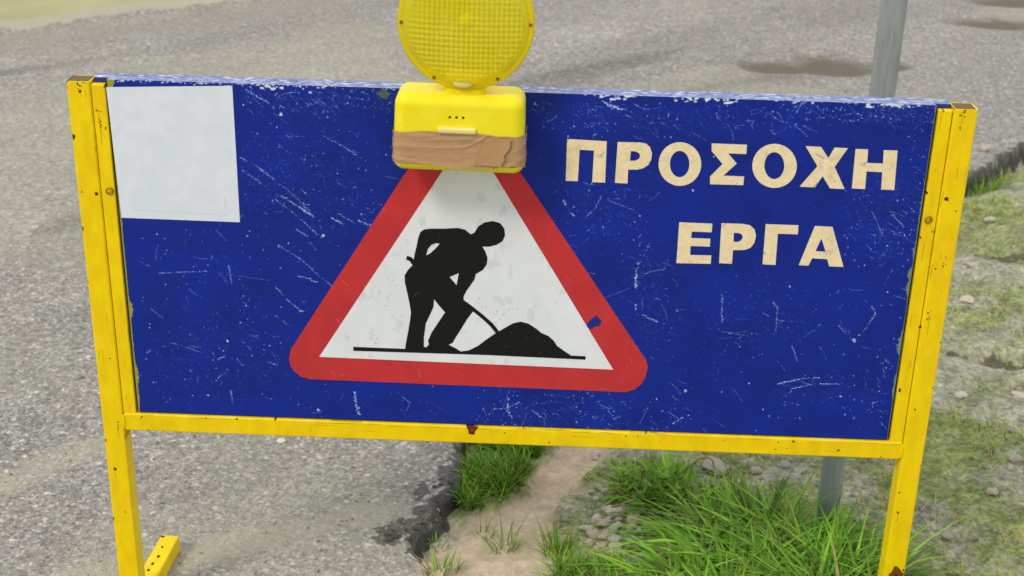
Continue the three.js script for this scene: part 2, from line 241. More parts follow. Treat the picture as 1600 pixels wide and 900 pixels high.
for (const sx of [-1, 1]) {
  const [mat, x0] = sideMaterial(sx);
  const g = tube(PW, 0.032, TOP - 0.001); g.translate(sx * (HALF - PW / 2), 0.001, -0.016); part('post', planar(g, x0, 0, SIDEW, SIDEH), mat, barrier);
  const s = new RoundedBoxGeometry(SW, TOP - BARY - 0.004, 0.011, 2, 0.0015); s.translate(sx * (HALF - PW - 0.0009 - SW / 2), (TOP + BARY) / 2 - 0.0005 - (sx > 0 ? 0 : 0.001), -0.0072);
  part('retaining_strip', planar(s, x0, 0, SIDEW, SIDEH), mat, barrier);
  const pc = new THREE.BoxGeometry(PW - 0.0052, 0.002, 0.0268); part('shade_plug', pc, std({ color: rgb(0.16, 0.115, 0.04), roughness: 0.9 }), barrier, [sx * (HALF - PW / 2), TOP - 0.0007, -0.016]);  // added dark plug, its brown stands in for shade inside the open tube
  // foot on the ground, square bar running to the front and the back of the post
  const tip = onY(sx < 0 ? 268 : 1330, sx < 0 ? 836 : 836, 0.03), fl = 0.46, f = new RoundedBoxGeometry(0.031, 0.03, fl, 2, 0.003);
  const zb = sx < 0 ? tip.z : -0.21; f.translate(0, 0.0155, zb + fl / 2 + 0); 
  const gap = sx < 0 ? 0.004 : 0; const foot = part('foot', (() => { const uv = f.attributes.uv, p = f.attributes.position; for (let i = 0; i < p.count; i++) uv.setXY(i, p.getX(i) * 8, p.getZ(i) * 4); return f; })(), yellowPlain, barrier, [sx * (HALF - PW / 2) + gap, 0, 0]);
  foot.rotation.y = sx < 0 ? -0.05 : 0.03;
  const bolt = new THREE.CylinderGeometry(0.003, 0.0034, 0.0012, 7), rust = std({ color: rgb(0.06, 0.03, 0.012), roughness: 0.85 });
  for (let k = 0; k < 5; k++) part('rust_hole', bolt, rust, foot, [rr(-0.011, 0.002), 0.0307, zb + 0.012 + k * 0.024 + rr(-0.009, 0.009)]).scale.set(rr(0.5, 1.2), 1, rr(0.6, 1.5));
}
{ // crossbar
  const W = 2048, H = 64, c = yellowCanvas(W, H, 360), x = c.getContext('2d'), w = 2 * (HALF - PW) - 0.0016;
  const at = (px, py) => { const p = onZ(px, py, 0); return [(p.x + w / 2) / w * W, (1 - (p.y - BARY) / BARH) * H]; };
  const [u, v] = at(738, 672); x.fillStyle = '#5e2410'; x.beginPath(); x.moveTo(u - 17, v - 14); x.lineTo(u + 17, v - 12); x.lineTo(u + 8, v + 3); x.lineTo(u + 5, v + 17); x.lineTo(u - 9, v + 16); x.lineTo(u - 11, v); x.closePath(); x.fill(); blot(x, u - 2, v, 7, '#8c3a16');
  for (let k = 0; k < 60; k++) { const a = rr(0, W), l = rr(10, 90); x.strokeStyle = rnd() < 0.5 ? 'rgba(242,226,140,0.55)' : 'rgba(130,95,15,0.4)'; x.lineWidth = rr(0.8, 2.4); const yy = rnd() < 0.6 ? rr(0, 8) : rr(0, H); x.beginPath(); x.moveTo(a, yy); x.lineTo(a + l, yy + rr(-2, 2)); x.stroke(); }
  for (let k = 0; k < 22; k++) blot(x, rr(0, W), rr(0, H), rr(1, 3), '#7a5312', 8);
  for (const [px, py] of [[370, 655], [430, 656], [1310, 704], [1240, 690]]) { const [a, b] = at(px, py); blot(x, a, b, 4, '#6b4712', 8); }
  const g = new RoundedBoxGeometry(w, BARH, 0.03, 3, 0.0028); g.translate(0, BARY + BARH / 2, -0.0155 + 0.0004);
  part('crossbar', planar(g, -w / 2, BARY, w, BARH), satin({ map: ctex(c), roughness: 0.42 }), barrier);
}
for (const sx of [-1, 1]) for (const yy of [BARY - 0.0005, BARY + BARH * 0.5]) { const g = new THREE.SphereGeometry(1, 14, 10), p = g.attributes.position; for (let i = 0; i < p.count; i++) { const k = 1 + 0.35 * (vn(p.getX(i) * 3 + yy * 90, p.getY(i) * 4 + p.getZ(i) * 2, 390 + sx) - 0.5); p.setXYZ(i, p.getX(i) * k * 0.0028, p.getY(i) * k * (yy < BARY ? 0.0022 : 0.0125), p.getZ(i) * k * (yy < BARY ? 0.012 : 0.0022)); } g.computeVertexNormals(); part('weld_bead', g, yellowPlain, barrier, [sx * (HALF - PW - 0.0004), yy, yy < BARY ? -0.015 : -0.0006]); }
// wire eyelets on the inner edge of both strips
for (const [px, py] of [[171, 299], [1451, 344]]) { const p = onZ(px, py, 0.002), g = new THREE.TorusGeometry(0.0046, 0.0011, 8, 18); part('eyelet', g, std({ color: rgb(0.3, 0.2, 0.03), roughness: 0.5, metalness: 0.4 }), barrier, [p.x, p.y, 0.0012]).rotation.set(0.2, 0.25, 0); }

// the panel's paint: blue with white scuffs; positions of the larger scratches read from the photograph
const TW = 2048, TH = Math.round(2048 * PHGT / PWID);
const toT = (px, py) => { const p = onZ(px, py, PZ); return [(p.x - PX0) / PWID * TW, (PY1 - p.y) / PHGT * TH]; };
function scratch(x, pts, w, a, col = '206,215,238') { // grainy scuff: small dabs strewn along the line, coming and going
  const q = pts.map(([u, v]) => toT(u, v)), ph = rr(0, 99); let run = 0;
  for (let k = 1; k < q.length; k++) { const [ax, ay] = q[k - 1], [bx, by] = q[k], L = Math.hypot(bx - ax, by - ay), n = Math.max(2, Math.ceil(L / 1.1)), nx = -(by - ay) / (L || 1), ny = (bx - ax) / (L || 1);
    for (let i = 0; i < n; i++) { run += L / n; const t = i / n, g = fbm(run / 16 + ph, ph, 421, 3), keep = sstep(0.18, 0.5, g); if (rnd() > keep) continue; const o = (rnd() + rnd() - 1) * w * 0.75, r = rr(0.35, 0.5 + w * 0.22); x.fillStyle = `rgba(${col},${clamp(1.45 * a * rr(0.3, 1) * (0.5 + 0.5 * keep))})`; x.fillRect(ax + (bx - ax) * t + nx * o - r, ay + (by - ay) * t + ny * o - r * 0.8, 2 * r * rr(0.7, 1.8), 1.6 * r); } }
}
function scuffs(x, px0, py0, px1, py1, n, col, amax = 0.8) {
  for (let k = 0; k < n; k++) {
    const cx = rr(px0, px1), cy = rr(py0, py1), kind = rnd();
    if (kind < 0.45) { const [u, v] = toT(cx, cy); blot(x, u, v, rr(0.7, 2.7), `rgba(${col},${rr(0.25, amax)})`, 8, rr(0.5, 1.4)); }
    else { if (fbm(cx / 34, cy / 34, 425, 3) < rr(0.36, 0.6)) continue; const a0 = rnd() < 0.45 ? 0.55 + rr(-0.3, 0.3) : rr(0, 6.28), q0 = rnd(), L = 3 + 26 * q0 * q0 * q0, cur = rr(-0.8, 0.8), pts = []; for (let i = 0; i < 5; i++) { const a = a0 + cur * i / 4; const p = i ? pts[i - 1] : [cx, cy]; pts.push([p[0] + Math.cos(a) * L / 4, p[1] + Math.sin(a) * L / 4]); } scratch(x, pts, rr(0.8, 2.3), rr(0.15, amax * 0.85), col); }
  }
}
{
  const c = canvas(TW, TH), x = c.getContext('2d'), im = x.createImageData(TW, TH), d = im.data;
  for (let j = 0; j < TH; j++) for (let i = 0; i < TW; i++) {
    const n = fbm(i / 90, j / 70, 401, 4) - 0.5, st = fbm(i / 60, j / 5, 405, 3) - 0.5, f = hash(i >> 1, j >> 1, 409) - 0.5, k = 4 * (j * TW + i), v = 1 + 0.22 * n + 0.1 * st + 0.09 * f;
    d[k] = 15 * v + 4 * st; d[k + 1] = 40 * v; d[k + 2] = 142 * v; d[k + 3] = 255;
  }
  x.putImageData(im, 0, 0); x.lineCap = 'round';
  // paint dulled by rubbing: fields of very fine strokes
  for (const [px, py, rx2, ry2, n] of [[470, 270, 110, 100, 480], [480, 160, 110, 24, 190], [340, 560, 110, 60, 420], [860, 640, 110, 26, 360], [1385, 340, 60, 70, 380], [950, 330, 70, 60, 240], [1180, 500, 90, 60, 260], [1010, 460, 40, 90, 240], [1300, 610, 90, 30, 200], [1000, 180, 150, 24, 300], [1400, 180, 60, 16, 200]]) for (let k = 0; k < n; k++) { const a = rr(0, 6.28), q = Math.sqrt(rnd()) * (0.6 + 0.8 * rnd()), [u, v] = toT(px + Math.cos(a) * q * rx2, py + Math.sin(a) * q * ry2), b = rnd() < 0.5 ? 0.55 + rr(-0.25, 0.25) : rr(0, 6.28), l = rr(2, 11); x.strokeStyle = `rgba(150,166,214,${rr(0.08, 0.4)})`; x.lineWidth = rr(0.6, 1.5); x.beginPath(); x.moveTo(u, v); x.lineTo(u + Math.cos(b) * l, v + Math.sin(b) * l); x.stroke(); }
  const S = (pts, w, a) => scratch(x, pts, w, a);
  S([[384, 140], [400, 150], [422, 162]], 3, 0.8); S([[510, 215], [535, 228], [565, 248]], 3, 0.6);
  S([[375, 246], [405, 262], [432, 284], [462, 308], [490, 338]], 4, 0.5); S([[378, 266], [410, 288], [436, 304], [462, 320], [485, 336], [500, 346]], 4.5, 0.6); S([[430, 312], [455, 330], [480, 352], [498, 368]], 3, 0.7); S([[465, 322], [485, 335]], 4, 0.8);
  S([[518, 340], [538, 352]], 5, 0.95); S([[528, 333], [556, 350]], 3, 0.6); S([[560, 344], [578, 352], [584, 350]], 5, 0.95); S([[462, 358], [482, 370]], 4, 0.6); S([[435, 383], [470, 405], [500, 432], [520, 448]], 3, 0.6);
  S([[248, 427], [285, 425], [325, 424]], 3, 0.6); S([[340, 425], [365, 430], [420, 438]], 2, 0.35); S([[357, 415], [362, 445]], 3, 0.6); S([[430, 448], [450, 470], [470, 486]], 3, 0.75); S([[460, 432], [480, 434], [496, 442]], 4, 0.85); S([[430, 493], [450, 508]], 4, 0.4);
  S([[228, 552], [236, 547]], 3, 0.6); S([[265, 535], [300, 545], [315, 552]], 3, 0.5); S([[340, 562], [352, 556]], 3.5, 0.7); S([[340, 590], [352, 582]], 4, 0.6); S([[370, 560], [380, 572]], 4, 0.5); S([[360, 610], [364, 630]], 4, 0.5);
  S([[553, 612], [556, 630], [561, 648]], 6, 0.75); S([[628, 620], [642, 630]], 3, 0.6);
  S([[795, 622], [792, 640], [800, 655]], 5, 0.95); S([[770, 640], [792, 638], [812, 628]], 3, 0.7); S([[790, 660], [780, 668]], 3, 0.7); S([[830, 640], [850, 655]], 3.5, 0.8); S([[755, 638], [760, 650]], 3, 0.7);
  S([[940, 158], [960, 168], [978, 172]], 6, 0.95); S([[950, 172], [975, 162]], 4, 0.9); S([[1000, 195], [1030, 215]], 2, 0.4); S([[930, 190], [900, 205]], 2, 0.3); S([[925, 215], [935, 205]], 3, 0.6);
  S([[880, 312], [885, 325], [897, 338]], 5, 0.9); S([[940, 305], [930, 325], [915, 340]], 3, 0.5); S([[948, 312], [990, 328]], 3, 0.45); S([[998, 408], [993, 430], [994, 452]], 6, 0.9); S([[1000, 432], [1015, 425], [1040, 420]], 3, 0.6); S([[993, 475], [994, 495]], 5, 0.85); S([[1003, 492], [1030, 504]], 4, 0.9); S([[1005, 400], [1015, 380]], 4, 0.6); S([[945, 465], [985, 450]], 2, 0.35);
  S([[1128, 460], [1128, 505]], 4, 0.55); S([[1200, 465], [1215, 480], [1212, 520]], 3.5, 0.5); S([[1310, 508], [1325, 525], [1335, 532]], 3, 0.6); S([[1362, 478], [1368, 490], [1352, 515], [1340, 525]], 3.5, 0.7); S([[1237, 540], [1246, 565]], 4, 0.55); S([[1128, 518], [1170, 525]], 3, 0.5);
  S([[1215, 600], [1250, 592], [1280, 590]], 4, 0.75); S([[1235, 608], [1270, 600], [1312, 600]], 3.5, 0.7); S([[1225, 628], [1240, 630]], 2.5, 0.4); S([[1040, 640], [1060, 655]], 3, 0.5); S([[1050, 662], [1068, 652]], 3.5, 0.8); S([[985, 628], [970, 628]], 3, 0.8); S([[1328, 640], [1335, 655]], 4, 0.6); S([[1382, 445], [1395, 420]], 3, 0.5); S([[1362, 330], [1380, 370]], 3, 0.6); S([[1390, 330], [1412, 355]], 3, 0.6); S([[1395, 255], [1393, 280]], 3, 0.5);
  for (const [px, py, r] of [[1072, 611, 5], [1334, 532, 5.5], [1170, 599, 3], [1313, 620, 3.5], [505, 368, 5], [355, 533, 4], [485, 144, 4], [470, 487, 4], [497, 640, 5], [325, 618, 3.5], [1115, 245, 3], [1083, 298, 4], [440, 178, 5], [1192, 640, 3]]) { const [u, v] = toT(px, py); for (let k = 0; k < 5; k++) blot(x, u + rr(-r, r) * 0.7, v + rr(-r, r) * 0.6, r * rr(0.3, 0.75), `rgba(218,225,240,${rr(0.5, 0.9)})`, 7, rr(0.5, 1.3)); }
  const col = '196,207,235';
  for (const a of [[380, 138, 610, 175, 110], [400, 175, 620, 330, 60], [375, 240, 600, 420, 75], [210, 350, 440, 470, 45], [210, 460, 480, 640, 110], [480, 600, 740, 655, 30], [740, 610, 960, 670, 120], [830, 155, 1100, 215, 70], [1100, 160, 1300, 200, 70], [1300, 165, 1470, 190, 75], [1420, 190, 1465, 300, 30], [1310, 290, 1440, 420, 80], [860, 280, 1010, 420, 50], [990, 380, 1060, 560, 45], [1100, 440, 1260, 560, 60], [1200, 585, 1390, 660, 40], [900, 620, 1080, 680, 50], [1270, 440, 1420, 560, 36], [1000, 560, 1200, 680, 22], [1340, 560, 1400, 690, 30]]) { const [p0, q0, p1, q1, n] = a; scuffs(x, p0, q0, p1, q1, Math.round(n * 1.7), col, 0.8); }
  scuffs(x, 210, 140, 1460, 680, 420, '120,140,205', 0.45);
  // paint knocked off along the top edge
  for (let k = 0; k < 460; k++) { const u = rr(0, TW), cl = fbm(u / 60, 2, 431, 3); if (cl < 0.42) continue; const deep = sstep(0.45, 0.75, cl); blot(x, u, rr(-2, 3 + 9 * deep * rnd()), rr(1, 5), `rgba(${rr(205, 238) | 0},${rr(212, 240) | 0},236,${rr(0.5, 0.95)})`, 9, 0.6); }
  for (const px of [425, 960, 1085, 1130, 1380]) { const [u] = toT(px, 150); for (let k = 0; k < 16; k++) blot(x, u + rr(-45, 45), rr(-2, 11), rr(2, 7), 'rgba(236,238,238,0.9)', 9, 0.6); }
  // yellow overspray from the frame
  for (let j = 0; j < TH; j += 2) { const wl = 4 + 15 * sstep(0.4, 0.7, fbm(j / 70, 1, 441, 3)) * (j < TH * 0.8 ? 1 : 0.4), wr = 2 + 10 * sstep(0.5, 0.75, fbm(j / 60, 5, 445, 3)) * (j > TH * 0.4 ? 1 : 0.2); x.fillStyle = 'rgba(196,186,30,0.75)'; x.fillRect(0, j, wl * rr(0.7, 1.1), 2.4); x.fillStyle = 'rgba(150,165,110,0.7)'; x.fillRect(TW - wr * rr(0.6, 1.1), j, 30, 2.4); }
  { const [u, v] = toT(600, 146); blot(x, u, v, 13, 'rgba(120,125,50,0.6)', 12); }
  // bare top edge
  const c2 = canvas(2048, 64), y = c2.getContext('2d'); y.fillStyle = '#7c89b4'; y.fillRect(0, 0, 2048, 64);
  for (let k = 0; k < 900; k++) blot(y, rr(0, 2048), rr(0, 64), rr(2, 12), ['rgba(206,210,220,0.75)', 'rgba(60,76,140,0.6)', 'rgba(150,158,190,0.7)', 'rgba(228,230,232,0.8)'][k % 4], 9, 0.5);
  const front = satin({ map: ctex(c), roughness: 0.5, bumpMap: ctex(c, false), bumpScale: 0.0002 }), edge = std({ map: ctex(c2), roughness: 0.7 }), blue = std({ color: rgb(0.012, 0.026, 0.19), roughness: 0.5 });
  const g = new THREE.BoxGeometry(PWID, PHGT, 0.0085); g.translate((PX0 + PX1) / 2, (PY0 + PY1) / 2, PZ - 0.00425);
  const gb = new THREE.BoxGeometry(2 * (HALF - PW) - 0.004, PHGT - 0.001, 0.024); gb.translate(0, (PY0 + PY1) / 2, PZ - 0.0215); part('backing_board', gb, [blue, blue, edge, blue, blue, blue], barrier);
  const panel = part('panel', g, [blue, blue, edge, blue, front, blue], barrier); panel.userData.label = 'scratched dark blue board with chipped white top edge';

  // lettering and sticker on the panel
  const Q = (list, sc, ox, oy, z = PZ) => list.map(([a, b]) => { const p = onZ(a / sc + ox, b / sc + oy, z); return new THREE.Vector2(p.x, p.y); });
  const SL = 1600 / 580, QL = (l) => Q(l, SL, 860, 180);
  const oval = (cx, cy, rx, ry, n = 40) => Array.from({ length: n }, (_, k) => [cx + Math.cos(k / n * 6.28319) * rx, cy + Math.sin(k / n * 6.28319) * ry]);
  const lc = canvas(512, 512), lx = lc.getContext('2d'); { const im2 = lx.createImageData(512, 512); for (let j = 0; j < 512; j++) for (let i = 0; i < 512; i++) { const n = fbm(i / 9, j / 9, 451, 3) - 0.5, f = hash(i, j, 453) - 0.5, w = sstep(0.7, 0.8, fbm(i / 20, j / 20, 457, 3)), k = 4 * (j * 512 + i); im2.data[k] = 240 + 20 * n + 14 * f - 16 * w; im2.data[k + 1] = 221 + 22 * n + 14 * f - 14 * w; im2.data[k + 2] = 177 + 26 * n + 14 * f - 6 * w; im2.data[k + 3] = 255; } lx.putImageData(im2, 0, 0); for (let k = 0; k < 40; k++) { lx.strokeStyle = 'rgba(70,80,120,0.55)'; lx.lineWidth = rr(0.8, 2); const u = rr(0, 512), v = rr(0, 512); lx.beginPath(); lx.moveTo(u, v); lx.lineTo(u + rr(-25, 25), v + rr(-25, 25)); lx.stroke(); } }
  const lt = ctex(lc); lt.wrapS = lt.wrapT = THREE.RepeatWrapping; const letterMat = std({ map: lt, roughness: 0.55 });
  const flat = (outer, holes, d, z) => { const s = new THREE.Shape(outer); for (const h of holes) s.holes.push(new THREE.Path(h)); const g = new THREE.ExtrudeGeometry(s, { depth: d, bevelEnabled: false, curveSegments: 8 }); g.translate(0, 0, z); return g; };
  const LET = [
    [[[72, 102], [243, 112], [236, 290], [180, 288], [188, 152], [126, 148], [118, 284], [66, 282]]],
    [[[290, 115], [385, 117], [412, 122], [430, 138], [438, 165], [434, 192], [422, 214], [400, 228], [375, 234], [335, 234], [332, 294], [278, 291]], [[347, 154], [368, 156], [383, 164], [387, 176], [381, 188], [366, 196], [343, 196]]],
    [oval(558, 210, 92, 94), oval(557, 210, 42, 57)],
    [[[695, 121], [847, 127], [844, 167], [766, 164], [803, 208], [745, 260], [835, 264], [831, 301], [688, 297], [688, 264], [742, 210], [695, 154]]],
    [oval(966, 218, 96, 95), oval(965, 217, 43, 58)],
    [[[1100, 133], [1166, 136], [1198, 184], [1225, 139], [1282, 142], [1225, 222], [1268, 318], [1205, 315], [1173, 262], [1140, 311], [1074, 307], [1151, 220]]],
    [[[1315, 145], [1369, 147], [1365, 205], [1433, 208], [1437, 150], [1496, 152], [1482, 322], [1425, 320], [1430, 245], [1362, 242], [1356, 318], [1299, 315]]],
    [[[555, 461], [698, 467], [695, 504], [609, 501], [607, 529], [689, 532], [687, 566], [604, 563], [602, 602], [693, 604], [691, 640], [543, 637]]],
    [[[737, 465], [830, 468], [860, 474], [880, 492], [886, 518], [879, 550], [862, 571], [838, 580], [787, 581], [782, 640], [727, 637]], [[791, 506], [812, 507], [826, 514], [829, 526], [822, 539], [808, 546], [789, 545]]],
    [[[928, 469], [1069, 474], [1066, 513], [980, 510], [970, 645], [914, 642]]],
    [[[1140, 477], [1216, 481], [1263, 653], [1202, 651], [1192, 620], [1128, 616], [1112, 648], [1070, 646]], [[1168, 530], [1186, 588], [1142, 586]]],
  ];
  for (const [o, h] of LET) { const g2 = flat(QL(o), h ? [QL(h)] : [], 0.0004, PZ + 0.0002); part('letter', planar(g2, 0, 0, 0.35, 0.35), letterMat, panel); }
  const wc = canvas(512, 512), wx = wc.getContext('2d'); { const im3 = wx.createImageData(512, 512); for (let j = 0; j < 512; j++) for (let i = 0; i < 512; i++) { const n = fbm(i / 40, j / 40, 461, 4) - 0.5, f = hash(i, j, 463) - 0.5, k = 4 * (j * 512 + i); im3.data[k] = 222 + 14 * n + 5 * f; im3.data[k + 1] = 230 + 12 * n + 5 * f; im3.data[k + 2] = 243 + 8 * n + 5 * f; im3.data[k + 3] = 255; } wx.putImageData(im3, 0, 0); wx.strokeStyle = 'rgba(150,155,165,0.6)'; wx.lineWidth = 2; wx.beginPath(); wx.moveTo(452, 420); wx.lineTo(455, 460); wx.stroke(); wx.beginPath(); wx.moveTo(60, 478); wx.lineTo(460, 486); wx.globalAlpha = 0.5; wx.stroke(); for (let k = 0; k < 30; k++) { wx.globalAlpha = rr(0.15, 0.4); wx.lineWidth = rr(0.6, 1.6); const u = rr(0, 512), v = rr(0, 512); wx.beginPath(); wx.moveTo(u, v); wx.lineTo(u + rr(-20, 20), v + rr(-20, 20)); wx.stroke(); } }
  const sq = Q([[166, 136], [363, 134], [375, 347], [190, 340]], 1, 0, 0), box = new THREE.Box2().setFromPoints(sq);
  const st = part('sticker', planar(flat(sq, [], 0.0004, PZ + 0.0002), box.min.x, box.min.y, box.max.x - box.min.x, box.max.y - box.min.y), std({ map: ctex(wc), roughness: 0.4 }), panel);
  st.userData.label = 'blank white square sticker';

  // warning triangle
  const rc = canvas(1024, 640), rx = rc.getContext('2d'), tp0 = onZ(440, 620, PZ), tp1 = onZ(1020, 130, PZ), rw = tp1.x - tp0.x, rh = tp1.y - tp0.y;
  const RT = (px, py) => { const p = onZ(px, py, PZ); return [(p.x - tp0.x) / rw * 1024, (1 - (p.y - tp0.y) / rh) * 640]; };
  { const im4 = rx.createImageData(1024, 640); for (let j = 0; j < 640; j++) for (let i = 0; i < 1024; i++) { const n = fbm(i / 50, j / 50, 471, 4) - 0.5, f = hash(i, j, 473) - 0.5, k = 4 * (j * 1024 + i), v = 1 + 0.14 * n + 0.08 * f; im4.data[k] = 196 * v; im4.data[k + 1] = 54 * v; im4.data[k + 2] = 58 * v; im4.data[k + 3] = 255; } rx.putImageData(im4, 0, 0); }
  for (let k = 0; k < 70; k++) { const px = rr(440, 1010), py = rr(270, 615), [u, v] = RT(px, py), a = rr(0.3, 1.2); rx.strokeStyle = `rgba(236,205,200,${rr(0.12, 0.45)})`; rx.lineWidth = rr(0.7, 2); rx.beginPath(); rx.moveTo(u, v); rx.lineTo(u + Math.cos(a) * rr(6, 30), v + Math.sin(a) * rr(4, 20)); rx.stroke(); }
  { const [u, v] = RT(928, 503); rx.fillStyle = '#1b2f86'; rx.beginPath(); [[-20, 4], [-6, -8], [2, -10], [5, -15], [14, -8], [22, -3], [16, 8], [4, 9], [-6, 15], [-18, 12]].forEach(([a, b], i) => i ? rx.lineTo(u + a, v + b) : rx.moveTo(u + a, v + b)); rx.closePath(); rx.fill(); }
  const redO = Q([[712, 165], [715, 152], [724, 147], [733, 153], [739, 163], [815, 272], [1002, 551], [1010, 563], [1012, 574], [1009, 588], [1002, 600], [992, 608], [978, 612.5], [484, 592], [470, 588], [459, 579], [453, 569], [452, 558], [455, 545], [632, 272]].reverse(), 1, 0, 0);
  const tri = part('warning_triangle', planar(flat(redO, [], 0.0005, PZ + 0.0002), tp0.x, tp0.y, rw, rh), satin({ map: ctex(rc), roughness: 0.5 }), barrier); tri.userData.label = 'red bordered warning triangle with a black digging figure';
  const fc = canvas(1024, 640), fx = fc.getContext('2d'); { const im5 = fx.createImageData(1024, 640); for (let j = 0; j < 640; j++) for (let i = 0; i < 1024; i++) { const n = fbm(i / 60, j / 60, 481, 4) - 0.5, f = hash(i, j, 483) - 0.5, w = sstep(0.62, 0.78, fbm(i / 22, j / 22, 487, 4)), k = 4 * (j * 1024 + i); im5.data[k] = 228 + 14 * n + 6 * f - 14 * w; im5.data[k + 1] = 233 + 14 * n + 6 * f - 13 * w; im5.data[k + 2] = 238 + 14 * n + 6 * f - 12 * w; im5.data[k + 3] = 255; } fx.putImageData(im5, 0, 0); for (const [px, py] of [[610, 470], [755, 470], [780, 495], [800, 490], [612, 440], [585, 528], [840, 470]]) { const [u, v] = RT(px, py); for (let k = 0; k < 9; k++) blot(fx, u + rr(-16, 16), v + rr(-14, 14), rr(0.6, 2.4), `rgba(140,145,150,${rr(0.15, 0.5)})`, 8); } }
  const whO = Q([[724, 216], [773, 272], [958, 577], [499, 557], [688, 272]].reverse(), 1, 0, 0);
  whO[3] && 0;
  part('white_field', planar(flat(whO, [], 0.0003, PZ + 0.0009), tp0.x, tp0.y, rw, rh), std({ map: ctex(fc), roughness: 0.5 }), tri);
  const SW7 = 900 / 260, QW = (l) => Q(l, SW7, 600, 320);
  const worker = [[470, 158], [490, 148], [510, 115], [545, 93], [590, 86], [630, 98], [651, 128], [655, 163], [641, 195], [610, 214], [572, 224], [532, 224], [548, 250], [560, 285], [556, 320], [535, 350], [497, 372], [490, 400], [470, 430], [448, 460], [432, 490], [430, 512], [450, 526], [480, 548], [540, 596], [590, 640], [622, 682], [660, 660], [700, 638], [740, 630], [780, 640], [820, 665], [850, 690], [890, 708], [920, 735], [935, 760], [970, 785], [1012, 813], [1090, 817], [1090, 835], [560, 810], [-165, 787], [-165, 766], [115, 777], [120, 740], [130, 690], [142, 620], [146, 580], [140, 540], [128, 480], [114, 420], [112, 380], [130, 350], [155, 325], [140, 303], [119, 293], [126, 274], [146, 280], [162, 293], [166, 265], [176, 225], [185, 180], [197, 146], [217, 131], [260, 127], [330, 127], [400, 123], [440, 133]];
  const holes = [[[228, 272], [238, 236], [258, 213], [285, 205], [302, 208], [278, 236], [248, 262]], [[355, 388], [405, 367], [393, 433]], [[271, 508], [300, 545], [331, 580], [290, 640], [257, 690], [238, 735], [244, 752], [228, 770], [216, 764], [216, 715], [226, 640], [250, 590], [268, 550]], [[482, 574], [530, 613], [575, 655], [605, 692], [560, 722], [510, 760], [460, 785], [415, 791], [385, 772], [350, 755], [372, 743], [388, 715], [418, 668], [450, 615]]];
  const kc = canvas(512, 512), kx = kc.getContext('2d'); kx.fillStyle = '#141517'; kx.fillRect(0, 0, 512, 512); for (let k = 0; k < 420; k++) blot(kx, rr(0, 512), rr(0, 512), rr(0.6, 3), `rgba(${rr(60, 110) | 0},${rr(60, 110) | 0},${rr(62, 112) | 0},${rr(0.08, 0.4)})`, 7); for (let k = 0; k < 26; k++) { kx.strokeStyle = `rgba(150,152,156,${rr(0.1, 0.45)})`; kx.lineWidth = rr(0.8, 2.2); const u = rr(0, 512), v = rr(0, 512); kx.beginPath(); kx.moveTo(u, v); kx.lineTo(u + rr(-18, 18), v + rr(-22, 22)); kx.stroke(); }
  const kt = ctex(kc); kt.wrapS = kt.wrapT = THREE.RepeatWrapping;
  part('digging_figure', planar(flat(QW(worker), holes.map(QW), 0.0003, PZ + 0.0013), tp0.x, tp0.y, 0.32, 0.32), satin({ map: kt, roughness: 0.55 }), tri);
}

